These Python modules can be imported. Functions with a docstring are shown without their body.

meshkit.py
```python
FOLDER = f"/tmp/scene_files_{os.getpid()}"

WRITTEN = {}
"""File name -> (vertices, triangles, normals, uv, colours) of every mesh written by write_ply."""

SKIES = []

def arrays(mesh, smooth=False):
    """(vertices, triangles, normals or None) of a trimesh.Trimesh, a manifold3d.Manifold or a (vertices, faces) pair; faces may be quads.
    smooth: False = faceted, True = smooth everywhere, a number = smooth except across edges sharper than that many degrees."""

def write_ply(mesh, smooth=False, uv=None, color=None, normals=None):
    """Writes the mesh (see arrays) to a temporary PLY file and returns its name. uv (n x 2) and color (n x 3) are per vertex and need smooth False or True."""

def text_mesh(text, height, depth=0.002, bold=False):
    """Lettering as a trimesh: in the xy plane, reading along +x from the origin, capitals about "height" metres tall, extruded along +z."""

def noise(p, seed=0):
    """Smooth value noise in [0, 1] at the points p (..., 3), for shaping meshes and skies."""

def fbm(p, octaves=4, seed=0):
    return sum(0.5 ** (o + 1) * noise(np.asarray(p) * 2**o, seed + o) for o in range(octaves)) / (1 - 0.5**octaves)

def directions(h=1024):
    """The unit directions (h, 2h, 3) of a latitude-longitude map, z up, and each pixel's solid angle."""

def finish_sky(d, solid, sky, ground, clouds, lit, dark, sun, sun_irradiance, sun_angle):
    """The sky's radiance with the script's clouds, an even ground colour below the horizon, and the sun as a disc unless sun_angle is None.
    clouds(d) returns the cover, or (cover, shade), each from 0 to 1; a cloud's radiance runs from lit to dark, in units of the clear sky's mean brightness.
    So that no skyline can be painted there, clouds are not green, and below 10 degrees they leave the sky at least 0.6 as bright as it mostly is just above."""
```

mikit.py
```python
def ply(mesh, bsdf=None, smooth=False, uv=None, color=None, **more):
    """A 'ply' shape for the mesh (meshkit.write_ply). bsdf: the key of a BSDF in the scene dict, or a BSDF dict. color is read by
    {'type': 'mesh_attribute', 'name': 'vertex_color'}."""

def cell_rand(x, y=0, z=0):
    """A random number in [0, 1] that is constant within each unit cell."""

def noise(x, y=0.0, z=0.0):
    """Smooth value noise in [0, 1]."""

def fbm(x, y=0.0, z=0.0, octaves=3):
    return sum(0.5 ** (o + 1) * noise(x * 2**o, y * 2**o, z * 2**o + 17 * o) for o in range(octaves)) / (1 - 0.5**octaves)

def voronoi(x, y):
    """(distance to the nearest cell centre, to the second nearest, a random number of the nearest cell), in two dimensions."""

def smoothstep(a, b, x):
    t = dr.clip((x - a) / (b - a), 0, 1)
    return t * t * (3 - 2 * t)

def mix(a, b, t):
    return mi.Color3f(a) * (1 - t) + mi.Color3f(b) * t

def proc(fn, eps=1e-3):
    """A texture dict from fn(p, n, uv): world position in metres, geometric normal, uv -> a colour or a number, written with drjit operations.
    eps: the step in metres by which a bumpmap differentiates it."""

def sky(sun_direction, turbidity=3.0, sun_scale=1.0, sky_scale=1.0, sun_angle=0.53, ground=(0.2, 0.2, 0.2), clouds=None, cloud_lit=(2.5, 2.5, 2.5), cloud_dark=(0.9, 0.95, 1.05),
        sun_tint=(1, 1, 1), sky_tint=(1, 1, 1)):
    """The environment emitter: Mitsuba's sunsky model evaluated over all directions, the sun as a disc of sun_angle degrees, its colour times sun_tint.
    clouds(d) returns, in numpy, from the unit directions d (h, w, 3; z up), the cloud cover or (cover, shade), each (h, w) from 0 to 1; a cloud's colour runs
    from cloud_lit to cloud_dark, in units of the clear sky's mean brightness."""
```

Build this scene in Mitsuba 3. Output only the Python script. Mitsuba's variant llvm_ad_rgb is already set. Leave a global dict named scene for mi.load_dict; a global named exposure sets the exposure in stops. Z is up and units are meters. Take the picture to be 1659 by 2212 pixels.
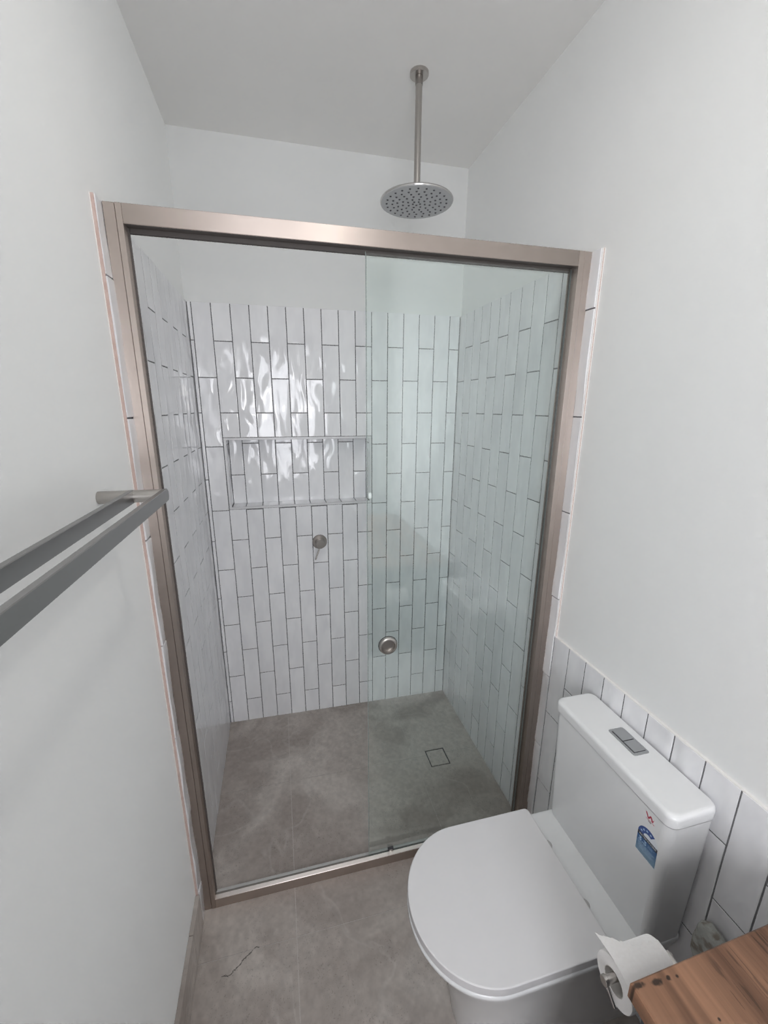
import math, random
import numpy as np, trimesh
import drjit as dr
import mitsuba as mi
import mikit, meshkit
from shapely.geometry import Polygon, box as sbox, Point
from shapely import affinity

T = mi.ScalarTransform4f
PI = math.pi
scene, labels = {"type": "scene"}, {}
rng = random.Random(7)

# ------------------------------------------------------------------ camera, light, exposure
CAM = (0.3395, -1.1565, 1.6816)
YAW, PITCH, ROLL = math.radians(-13.7921), math.radians(-14.8868), math.radians(-0.1914)
FPX, CXP, CYP = 900.96, 823.47, 1119.5


def rotm(ax, t):
    c, s = math.cos(t), math.sin(t)
    return np.array({"x": [[1, 0, 0], [0, c, -s], [0, s, c]], "y": [[c, 0, s], [0, 1, 0], [-s, 0, c]], "z": [[c, -s, 0], [s, c, 0], [0, 0, 1]]}[ax])


M = rotm("z", YAW) @ rotm("x", PITCH) @ rotm("y", ROLL)
fwd, upv = M @ [0, 1, 0], M @ [0, 0, 1]
scene["camera"] = {"type": "perspective", "fov": math.degrees(2 * math.atan(1659 / 2 / FPX)), "fov_axis": "x", "near_clip": 0.02, "far_clip": 50,
                   "principal_point_offset_x": (829.5 - CXP) / 1659, "principal_point_offset_y": (1106 - CYP) / 2212,
                   "to_world": T().look_at(origin=list(CAM), target=list(np.array(CAM) + fwd), up=list(upv))}
exposure = 0.0
LAMP_RGB = (145.0, 142.0, 136.5)       # unseen round ceiling light
WINDOW_RGB = (7.6, 7.7, 8.2)        # unseen frosted window pane behind the camera, lights the shower

# ------------------------------------------------------------------ room measures (metres)
W, D, H = 1.2401, 0.9063, 2.1094     # shower: inner width, back wall, top of the tiles
PH, PV, X0 = 0.078, 0.303, 0.0168    # tile pitch, first joint on the back wall
CEIL, REAR = 2.726, -2.25
TT = 0.0095                          # tiles stand this far before the plaster
EDGE = -0.0354                       # front edge of the full-height tiling
DADO = 0.9083                        # top of the low tiling beside the toilet


# ------------------------------------------------------------------ helpers
def bx(x0, x1, y0, y1, z0, z1):
    return trimesh.creation.box(bounds=[[x0, y0, z0], [x1, y1, z1]])


def cat(*ms):
    return trimesh.util.concatenate([m for m in ms])


def rbox(x0, x1, y0, y1, z0, z1, r=0.002):
    """A box with chamfered edges."""
    p = []
    for sx in (0, 1):
        for sy in (0, 1):
            for sz in (0, 1):
                c = np.array([(x0, x1)[sx], (y0, y1)[sy], (z0, z1)[sz]])
                d = np.array([1 - 2 * sx, 1 - 2 * sy, 1 - 2 * sz]) * r
                for k in range(3):
                    q = c + d
                    q[k] = c[k]
                    p.append(q)
    return trimesh.convex.convex_hull(np.array(p))


def frame_to(a, b):
    z = np.array(b, float) - np.array(a, float)
    z /= np.linalg.norm(z)
    x = np.cross(z, [0, 0, 1] if abs(z[2]) < 0.9 else [1, 0, 0])
    x /= np.linalg.norm(x)
    m = np.eye(4)
    m[:3, 0], m[:3, 1], m[:3, 2], m[:3, 3] = x, np.cross(z, x), z, a
    return m


def lathe(profile, a, b, n=48):
    """Revolved profile [(radius, height)] about the axis from a towards b."""
    m = trimesh.creation.revolve(np.array(profile, float), sections=n)
    m.apply_transform(frame_to(a, b))
    if m.volume < 0:
        m.invert()
    return m


def rod(a, b, r, n=32, ch=0.0008):
    L = float(np.linalg.norm(np.array(b) - np.array(a)))
    return lathe([(0, 0), (r - ch, 0), (r, ch), (r, L - ch), (r - ch, L), (0, L)], a, b, n)


def loft(rings, cap0=True, cap1=True):
    """Skin between closed rings (k, n, 3) of equal length, with fan caps."""
    R = np.array(rings, float)
    k, n = R.shape[:2]
    v = R.reshape(-1, 3)
    f = []
    for i in range(k - 1):
        for j in range(n):
            a, b = i * n + j, i * n + (j + 1) % n
            f += [[a, b, b + n], [a, b + n, a + n]]
    v = list(v)
    if cap0:
        v.append(R[0].mean(0))
        f += [[(j + 1) % n, j, len(v) - 1] for j in range(n)]
    if cap1:
        v.append(R[-1].mean(0))
        o = (k - 1) * n
        f += [[o + j, o + (j + 1) % n, len(v) - 1] for j in range(n)]
    m = trimesh.Trimesh(np.array(v), np.array(f), process=False)
    if m.volume < 0:
        m.invert()
    return m


def rrect(x0, x1, y0, y1, r, n=6):
    p = []
    for cx, cy, a0 in ((x1 - r, y1 - r, 0), (x0 + r, y1 - r, 90), (x0 + r, y0 + r, 180), (x1 - r, y0 + r, 270)):
        for i in range(n + 1):
            a = math.radians(a0 + 90 * i / n)
            p.append((cx + r * math.cos(a), cy + r * math.sin(a)))
    return np.array(p)


def at_z(p2, z):
    return np.column_stack([p2, np.full(len(p2), z)])


def extrude(poly, h):
    return trimesh.creation.extrude_polygon(poly, h, engine="earcut")


def obj(key, mesh, bsdf, smooth=False, **kw):
    if key in scene:
        i = 1
        while f"{key}_{i:03d}" in scene:
            i += 1
        key = f"{key}_{i:03d}"
    scene[key] = mikit.ply(mesh, bsdf, smooth=smooth, **kw)
    return key


def brushed(key, mesh, axis, bsdf="mat_nickel"):
    """A faceted mesh brushed along an axis: u runs along it."""
    m = trimesh.Trimesh(np.array(mesh.vertices)[np.array(mesh.faces)].reshape(-1, 3), np.arange(len(mesh.faces) * 3).reshape(-1, 3), process=False)
    v = np.array(m.vertices)
    k = "xyz".index(axis)
    o = v[:, (k + 1) % 3] * 1.0 + v[:, (k + 2) % 3] * 0.831
    return obj(key, m, bsdf, False, uv=np.stack([v[:, k], o], -1))


def tag(key, label=None, category=None, group=None, kind=None):
    d = {}
    if label: d["label"] = label
    if category: d["category"] = category
    if group: d["group"] = group
    if kind: d["kind"] = kind
    labels[key] = d


# ------------------------------------------------------------------ materials
def rgb(*c):
    return {"type": "rgb", "value": list(c)}


def plain(c, rough=0.5, spec=0.5, metallic=0.0, **k):
    return {"type": "twosided", "bsdf": {"type": "principled", "base_color": rgb(*c) if isinstance(c, (tuple, list)) else c, "roughness": rough, "specular": spec, "metallic": metallic, **k}}


def plaster_bump(p, n, uv):
    return mikit.fbm(p.x * 260, p.y * 260, p.z * 260, 2)


def plaster_col(p, n, uv):
    t = mikit.fbm(p.x * 2.1, p.y * 2.1, p.z * 2.1, 3)
    return mikit.mix((0.755, 0.762, 0.755), (0.785, 0.79, 0.785), t)


scene["mat_plaster"] = plain(mikit.proc(plaster_col), 0.7, 0.25)
scene["mat_ceiling"] = plain((0.765, 0.758, 0.742), 0.85, 0.15)


def tile_col(p, n, uv):
    t = mikit.fbm(uv.x * 24, uv.y * 9, 0.3, 4)
    c = mikit.mix((0.78, 0.78, 0.80), (0.84, 0.84, 0.855), mikit.smoothstep(0.3, 0.7, t))
    k = mikit.cell_rand(dr.floor(uv.x), dr.floor(uv.y))
    return c * (0.965 + 0.05 * k)


def tile_bump(p, n, uv):
    warp = mikit.noise(uv.x * 22, uv.y * 12, 4.0) * 1.3
    a = mikit.noise(uv.x * 24 + warp, uv.y * 8 + warp * 0.7, 1.0)
    b = mikit.noise(uv.x * 55 + warp * 2, uv.y * 22, 9.0)
    return a * 0.0042 + b * 0.0007


def tile_bump_quiet(p, n, uv):
    return 0.3 * tile_bump(p, n, uv)


scene["mat_tile"] = {"type": "twosided", "bsdf": {"type": "bumpmap", "arbitrary": mikit.proc(tile_bump, 1.2e-3), "scale": 1.0,
                     "bsdf": {"type": "roughplastic", "diffuse_reflectance": mikit.proc(tile_col), "alpha": 0.012, "int_ior": 1.5, "nonlinear": False}}}


scene["mat_tile_side"] = {"type": "twosided", "bsdf": {**scene["mat_tile"]["bsdf"], "arbitrary": mikit.proc(tile_bump_quiet, 1.2e-3)}}


scene["mat_tile_plain"] = {"type": "twosided", "bsdf": {**scene["mat_tile"]["bsdf"]["bsdf"], "alpha": 0.06}}


def biscuit_col(p, n, uv):
    t = mikit.fbm(p.x * 160, p.y * 160, p.z * 60, 3)
    return mikit.mix((0.50, 0.36, 0.32), (0.62, 0.50, 0.46), t)


scene["mat_biscuit"] = plain(mikit.proc(biscuit_col), 0.9, 0.1)
scene["mat_caulk"] = plain((0.78, 0.76, 0.74), 0.6, 0.3)


def grout_col(p, n, uv):
    return mikit.mix((0.145, 0.147, 0.153), (0.20, 0.203, 0.21), mikit.fbm(p.x * 140, p.y * 140, p.z * 140, 2))


scene["mat_grout"] = plain(mikit.proc(grout_col), 0.9, 0.1)
CRACK = [(0.080, -0.1965), (0.0895, -0.1965), (0.1031, -0.1987), (0.1110, -0.1915), (0.1221, -0.1843), (0.1330, -0.1775), (0.1400, -0.1690), (0.1500, -0.1625), (0.1620, -0.1560), (0.1742, -0.1449), (0.1850, -0.1470)]


def stone(p):
    w1 = mikit.fbm(p.x * 3.1 + 3, p.y * 3.1, 2.0, 3)
    w2 = mikit.fbm(p.x * 3.1 + 9, p.y * 3.1 + 5, 7.0, 3)
    a = mikit.fbm(p.x * 4.2 + 2.6 * w1, p.y * 4.2 + 2.6 * w2, 1.0 + 30 * 0, 5)
    v = dr.abs(mikit.fbm(p.x * 2.6 + 2.1 * w2, p.y * 2.6 - 2.1 * w1, 11.0, 4) - 0.5)
    vein = 1 - mikit.smoothstep(0.0, 0.028, v)
    fine = mikit.fbm(p.x * 70, p.y * 70, 3.0, 3)
    c = mikit.mix((0.30, 0.262, 0.240), (0.45, 0.41, 0.38), mikit.smoothstep(0.25, 0.75, a))
    c = mikit.mix(c, (0.50, 0.47, 0.445), 0.22 * vein)
    c = c * (0.86 + 0.28 * fine)
    pit = mikit.smoothstep(0.80, 0.92, mikit.noise(p.x * 330, p.y * 330, 5.0)) * mikit.smoothstep(0.45, 0.6, mikit.noise(p.x * 12, p.y * 12, 2.0))
    return c * (1 - 0.22 * pit)


def floor_col(p, n, uv):
    c = stone(p)
    d = mi.Float(1.0)
    px, py = p.x + 0.004 * (mikit.noise(p.x * 300, p.y * 300, 1.0) - 0.5), p.y + 0.004 * (mikit.noise(p.x * 300, p.y * 300, 6.0) - 0.5)
    for (ax, ay), (bx_, by_) in zip(CRACK[:-1], CRACK[1:]):
        ex, ey = bx_ - ax, by_ - ay
        t = dr.clip(((px - ax) * ex + (py - ay) * ey) / (ex * ex + ey * ey), 0, 1)
        d = dr.minimum(d, dr.sqrt(dr.square(px - ax - t * ex) + dr.square(py - ay - t * ey)))
    return c * (1 - 0.75 * (1 - mikit.smoothstep(0.0004, 0.0022, d)))


scene["mat_floor"] = plain(mikit.proc(floor_col), 0.42, 0.4)


def skirt_col(p, n, uv):
    return stone(mi.Point3f(p.y * 1.0 + 4, p.z + 2 + 0.3 * p.x, 0.0))


scene["mat_skirting"] = plain(mikit.proc(skirt_col), 0.42, 0.4)
scene["mat_floor_joint"] = plain((0.45, 0.42, 0.40), 0.9, 0.1)


def nickel_col(p, n, uv):
    t = mikit.noise(p.x * 30, p.y * 30, p.z * 30)
    return mikit.mix((0.49, 0.423, 0.383), (0.515, 0.446, 0.405), t)


scene["mat_nickel"] = {"type": "twosided", "bsdf": {"type": "roughconductor", "material": "none", "distribution": "ggx", "alpha_u": 0.12, "alpha_v": 0.42, "specular_reflectance": mikit.proc(nickel_col)}}     # brushed along u
scene["mat_nickel_dull"] = {"type": "twosided", "bsdf": {**scene["mat_nickel"]["bsdf"], "alpha_u": 0.12, "alpha_v": 0.16}}
scene["mat_sill_cap"] = {"type": "twosided", "bsdf": {"type": "roughconductor", "material": "none", "distribution": "ggx", "alpha_u": 0.10, "alpha_v": 0.40, "specular_reflectance": rgb(0.93, 0.86, 0.81)}}
scene["mat_steel"] = plain((0.50, 0.475, 0.45), 0.30, 0.5, 1.0)
scene["mat_steel_dark"] = plain((0.36, 0.335, 0.315), 0.33, 0.5, 1.0)
scene["mat_rail"] = plain((0.36, 0.358, 0.355), 0.38, 0.5, 1.0)
scene["mat_head_face"] = plain((0.50, 0.505, 0.51), 0.5, 0.5, 0.45)
scene["mat_rubber_and_shade"] = plain((0.05, 0.05, 0.055), 0.6, 0.3)  # dark rubber, also the painted shade between the flush buttons
scene["mat_chrome"] = plain((0.62, 0.61, 0.60), 0.16, 0.5, 1.0)
scene["mat_button"] = plain((0.44, 0.45, 0.46), 0.35, 0.5, 0.85)
scene["mat_trim"] = plain((0.62, 0.62, 0.63), 0.5, 0.4, 0.25)
scene["mat_ceramic"] = {"type": "twosided", "bsdf": {"type": "roughplastic", "diffuse_reflectance": rgb(0.78, 0.785, 0.79), "alpha": 0.05, "int_ior": 1.5}}
scene["mat_lid"] = {"type": "twosided", "bsdf": {"type": "roughplastic", "diffuse_reflectance": rgb(0.74, 0.73, 0.74), "alpha": 0.22, "int_ior": 1.49}}
scene["mat_glass"] = {"type": "thindielectric", "int_ior": 1.52, "specular_transmittance": rgb(0.957, 0.997, 0.985)}
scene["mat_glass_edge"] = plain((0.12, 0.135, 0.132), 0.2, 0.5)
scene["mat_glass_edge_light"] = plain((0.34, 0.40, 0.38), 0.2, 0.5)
scene["mat_track_and_shade"] = plain((0.085, 0.075, 0.07), 0.45, 0.4)  # dark track and seals, also the painted shade inside the header
scene["mat_seal"] = plain((0.55, 0.55, 0.54), 0.3, 0.5)
scene["mat_pale_nub"] = plain((0.86, 0.88, 0.88), 0.2, 0.5)


def paper_col(p, n, uv):
    return mikit.mix((0.82, 0.80, 0.79), (0.87, 0.855, 0.85), mikit.fbm(p.x * 300, p.y * 300, p.z * 300, 2))


scene["mat_paper"] = plain(mikit.proc(paper_col), 0.95, 0.05)
scene["mat_card"] = plain((0.55, 0.53, 0.50), 0.9, 0.1)
HOLES = [(0.8146, -0.8384, 0.011, 0.0035), (0.8452, -0.8418, 0.009, 0.0042), (0.866, -0.842, 0.004, 0.003), (0.8805, -0.8432, 0.003, 0.002), (0.8966, -0.895, 0.002, 0.0025)]


def wood_col(p, n, uv):
    w = mikit.fbm(p.x * 5, p.y * 0.9, p.z * 5, 3)
    a = mikit.fbm(p.x * 32 + 5 * w, p.y * 2.1, p.z * 20, 4)
    g = mikit.fbm(p.x * 210 + 9 * w, p.y * 7, p.z * 90, 3)
    c = mikit.mix((0.105, 0.050, 0.028), (0.26, 0.135, 0.080), mikit.smoothstep(0.22, 0.78, a))
    c = c * (0.78 + 0.42 * g)
    fl = mikit.smoothstep(0.70, 0.82, mikit.noise(p.x * 420 + 4 * w, p.y * 26, p.z * 200)) * mikit.smoothstep(0.4, 0.65, mikit.noise(p.x * 40, p.y * 9, 3.0))
    c = c * (1 - 0.4 * fl)
    for hx, hy, ra, rb in HOLES:
        e = dr.sqrt(dr.square((p.x - hx) / ra) + dr.square((p.y - hy) / rb)) + 0.5 * (mikit.noise(p.x * 350, p.y * 350, 1.0) - 0.5)
        c = c * (1 - 0.85 * (1 - mikit.smoothstep(0.5, 1.3, e)))
    return c


scene["mat_wood"] = plain(mikit.proc(wood_col), 0.42, 0.4)
scene["mat_cabinet"] = plain((0.035, 0.042, 0.05), 0.45, 0.4)
scene["mat_painted_trim"] = plain((0.76, 0.76, 0.75), 0.4, 0.4)


def rag_col(p, n, uv):
    t = mikit.fbm(p.x * 60, p.y * 60, p.z * 60, 4)
    s = 0.75 * mikit.smoothstep(0.45, 0.72, mikit.fbm(p.x * 70 + 7, p.y * 70, p.z * 70, 5))
    return mikit.mix(mikit.mix((0.30, 0.31, 0.29), (0.50, 0.51, 0.48), t), (0.17, 0.135, 0.105), s)


scene["mat_wrap"] = plain(mikit.proc(rag_col), 0.9, 0.1)

# ------------------------------------------------------------------ room shell
NX0, NX1, NZ0, NZ1, NY = X0 + PH + 0.002, X0 + 10 * PH - 0.003, 1.2045, 1.5435, 0.090   # niche
YB = D + TT                       # plaster plane of the back wall
obj("wall_back", cat(bx(-0.15, NX0, YB, YB + 0.2, -0.1, CEIL + 0.05), bx(NX1, W + 0.15, YB, YB + 0.2, -0.1, CEIL + 0.05), bx(NX0, NX1, YB, YB + 0.2, -0.1, NZ0),
                     bx(NX0, NX1, YB, YB + 0.2, NZ1, CEIL + 0.05), bx(NX0, NX1, D + NY + 0.008, YB + 0.2, NZ0, NZ1)), "mat_plaster")
tag("wall_back", "white plastered back wall of the shower above and behind the glazed tiles", kind="structure")
obj("wall_left", bx(-0.15, -TT, REAR - 0.15, YB, -0.1, CEIL + 0.05), "mat_plaster")
tag("wall_left", "plain white plastered wall carrying the double towel rail", kind="structure")
obj("wall_right", bx(W + TT, W + 0.15, REAR - 0.15, YB, -0.1, CEIL + 0.05), "mat_plaster")
tag("wall_right", "plain white plastered wall above the toilet cistern", kind="structure")
WX0, WX1, WZ0, WZ1 = 0.02, 0.70, 0.95, 2.25
obj("wall_rear", cat(bx(-TT, WX0, REAR - 0.15, REAR, -0.1, CEIL + 0.05), bx(WX1, W + TT, REAR - 0.15, REAR, -0.1, CEIL + 0.05),
                     bx(WX0, WX1, REAR - 0.15, REAR, -0.1, WZ0), bx(WX0, WX1, REAR - 0.15, REAR, WZ1, CEIL + 0.05)), "mat_plaster")
tag("wall_rear", "white plastered wall behind the photographer with an unseen frosted window", kind="structure")
obj("ceiling", bx(-TT, W + TT, REAR, YB, CEIL, CEIL + 0.1), "mat_ceiling")
tag("ceiling", "plain white ceiling above the shower", kind="structure")
obj("floor", bx(-TT, W + TT, REAR, YB, -0.1, -0.0190), "mat_floor_joint")
tag("floor", "floor of large brown-grey stone-look tiles", kind="structure")
# unseen window behind the camera, placed to light the shower and right wall
key = obj("unseen_window_1", cat(bx(WX0, WX0 + 0.04, REAR - 0.09, REAR - 0.03, WZ0, WZ1), bx(WX1 - 0.04, WX1, REAR - 0.09, REAR - 0.03, WZ0, WZ1),
                          bx(WX0 + 0.04, WX1 - 0.04, REAR - 0.09, REAR - 0.03, WZ0, WZ0 + 0.04), bx(WX0 + 0.04, WX1 - 0.04, REAR - 0.09, REAR - 0.03, WZ1 - 0.04, WZ1)), "mat_painted_trim")
tag(key, "unseen white framed frosted window, out of view, placed to light the shower", kind="structure")
pane = trimesh.Trimesh(np.array([[WX0 + .04, REAR - .06, WZ0 + .04], [WX1 - .04, REAR - .06, WZ0 + .04], [WX1 - .04, REAR - .06, WZ1 - .04], [WX0 + .04, REAR - .06, WZ1 - .04]]), np.array([[0, 2, 1], [0, 3, 2]]), process=False)
scene["unseen_window_1__pane"] = mikit.ply(pane, plain((0.7, 0.7, 0.7), 0.6), emitter={"type": "area", "radiance": rgb(*WINDOW_RGB)})
# added door leaf behind the camera, blocks window light from the left wall
dm = rbox(0, 0.72, 0, 0.036, 0.010, 2.045, 0.002)
dm.apply_transform(trimesh.transformations.rotation_matrix(math.atan2(0.70, 0.130), [0, 0, 1]))
dm.apply_translation([0.030, -1.955, 0])
obj("added_door_1", dm, "mat_painted_trim")
tag("added_door_1", "plain white door leaf, added behind the photographer to shade the left wall", kind="structure")
hd = cat(rod((0.665, 0, 1.0), (0.665, -0.045, 1.0), 0.009), rod((0.665, -0.045, 1.0), (0.56, -0.045, 1.0), 0.009))
hd.apply_transform(trimesh.transformations.rotation_matrix(math.atan2(0.70, 0.130), [0, 0, 1]))
hd.apply_translation([0.030, -1.955, 0])
obj("added_door_1__handle", hd, "mat_steel", 30)
# unseen ceiling light, placed to light the room and cast the rail shadow
LX, LY, LR = 0.60, -0.53, 0.045
obj("unseen_ceiling_light", lathe([(0, 0), (LR + 0.012, 0), (LR + 0.012, 0.028), (LR, 0.034), (LR, 0.03), (0, 0.03)], (LX, LY, CEIL), (LX, LY, 0)), "mat_painted_trim", 30)
tag("unseen_ceiling_light", "unseen round ceiling light, out of view, placed to cast the towel rail shadow", "ceiling light")
disc = trimesh.creation.revolve(np.array([(0, 0.012), (LR * 0.5, 0.010), (LR * 0.85, 0.005), (LR, 0)]), sections=40)
disc.apply_transform(frame_to((LX, LY, CEIL - 0.0305), (LX, LY, 0)))
if disc.face_normals[:, 2].mean() > 0:
    disc.invert()
scene["unseen_ceiling_light__diffuser"] = mikit.ply(disc, plain((0.8, 0.8, 0.8), 0.5), smooth=True, emitter={"type": "area", "radiance": rgb(*LAMP_RGB)})


# unseen globe lamp on a cord, out of view, placed for sharp tile streaks
BULB_RGB = (75.0, 73.0, 70.0)
SX, SY, SZ = 0.27, -1.98, 1.70
obj("unseen_globe_light", cat(rod((SX, SY, CEIL), (SX, SY, CEIL - 0.02), 0.05), rod((SX, SY, CEIL - 0.018), (SX, SY, SZ + 0.09), 0.003), rod((SX, SY, SZ + 0.095), (SX, SY, SZ + 0.038), 0.017)), "mat_steel", 30)
tag("unseen_globe_light", "unseen small globe light on a cord, out of view, placed to put bright streaks on the tiles", "unseen light")
g = trimesh.creation.icosphere(3, 0.042)
g.apply_translation([SX, SY, SZ])
scene["unseen_globe_light__globe"] = mikit.ply(g, plain((0.8, 0.8, 0.8), 0.5), smooth=True, emitter={"type": "area", "radiance": rgb(*BULB_RGB)})


# ------------------------------------------------------------------ wall tiles
def tile_mesh(u0, u1, v0, v1, place, step=0.026, proud=0.0, wave=1.0):
    """One hand-pressed glazed tile: uneven front face, rounded arrises, sides down to the bed. place(u, v, w) -> xyz; w out of the wall."""
    nu, nv = max(2, int(round((u1 - u0) / step)) + 1), max(2, int(round((v1 - v0) / 0.034)) + 1)
    e = 0.0016
    us = np.concatenate([[u0], np.linspace(u0 + e, u1 - e, nu), [u1]])
    vs = np.concatenate([[v0], np.linspace(v0 + e, v1 - e, nv), [v1]])
    U, V = np.meshgrid(us, vs, indexing="ij")
    s = rng.random() * 50
    wob = (meshkit.fbm(np.stack([U * 17 + s, V * 9 + s, U * 0], -1), 2) - 0.5) * 0.0036 * wave
    tilt = (rng.random() - 0.5) * 0.008 * (V - v0 - (v1 - v0) / 2) / 0.3 * 0.3 + (rng.random() - 0.5) * 0.008 * (U - u0 - (u1 - u0) / 2)
    Wd = np.clip(wob, -0.0012 * wave, 0.0012 * wave) + tilt + proud
    Wd = np.clip(Wd, -0.0009, 0.0016) if wave == 1 else np.clip(Wd + 0.0017, -0.0004, 0.0042)
    rim = np.zeros_like(U, bool)
    rim[0], rim[-1], rim[:, 0], rim[:, -1] = True, True, True, True
    Wd = np.where(rim, -0.0007 + (0.35 if wave == 1 else 0.8) * Wd, Wd)
    jit = np.where(rim, (meshkit.noise(np.stack([U * 60 + s, V * 60, U * 0], -1)) - 0.5) * 0.0010, 0)
    Uj = U + np.where((U == u0) | (U == u1), jit, 0)
    Vj = V + np.where((V == v0) | (V == v1), jit, 0)
    n, m = U.shape
    idx = np.arange(n * m).reshape(n, m)
    f = np.concatenate([np.stack([idx[:-1, :-1], idx[1:, :-1], idx[1:, 1:]], -1).reshape(-1, 3), np.stack([idx[:-1, :-1], idx[1:, 1:], idx[:-1, 1:]], -1).reshape(-1, 3)])
    ring = np.concatenate([idx[:, 0], idx[-1, 1:], idx[-2::-1, -1], idx[0, -2:0:-1]])
    pu, pv, pw = Uj.ravel(), Vj.ravel(), Wd.ravel()
    k, o = len(ring), n * m
    pu = np.concatenate([pu, pu[ring], pu[ring]])
    pv = np.concatenate([pv, pv[ring], pv[ring]])
    pw = np.concatenate([pw, pw[ring], np.full(k, -0.0075)])
    side = [[o + (i + 1) % k, o + i, o + k + i] for i in range(k)] + [[o + (i + 1) % k, o + k + i, o + k + (i + 1) % k] for i in range(k)]
    f = np.concatenate([f, side])
    xyz = np.stack(place(pu, pv, pw), -1)
    mesh = trimesh.Trimesh(xyz, f, process=False)
    a, b, c = xyz[f[0]]
    out = np.array(place(np.array([0.0]), np.array([0.0]), np.array([1.0]))).ravel() - np.array(place(np.array([0.0]), np.array([0.0]), np.array([0.0]))).ravel()
    if np.dot(np.cross(b - a, c - a), out) < 0:
        mesh = trimesh.Trimesh(xyz, f[:, ::-1], process=False)
    uv = np.stack([pu + 1000 * 0, pv], -1) + np.array([rng.randrange(1, 90) * 1.0 + 0.1, rng.randrange(1, 90) * 1.0 + 0.0])
    uv = np.stack([pu - u0 + 0.2, pv - v0 + 0.2], -1) + np.array([rng.randrange(1, 90), rng.randrange(1, 90)])
    return mesh, uv


G = 0.0018      # half a joint


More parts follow.
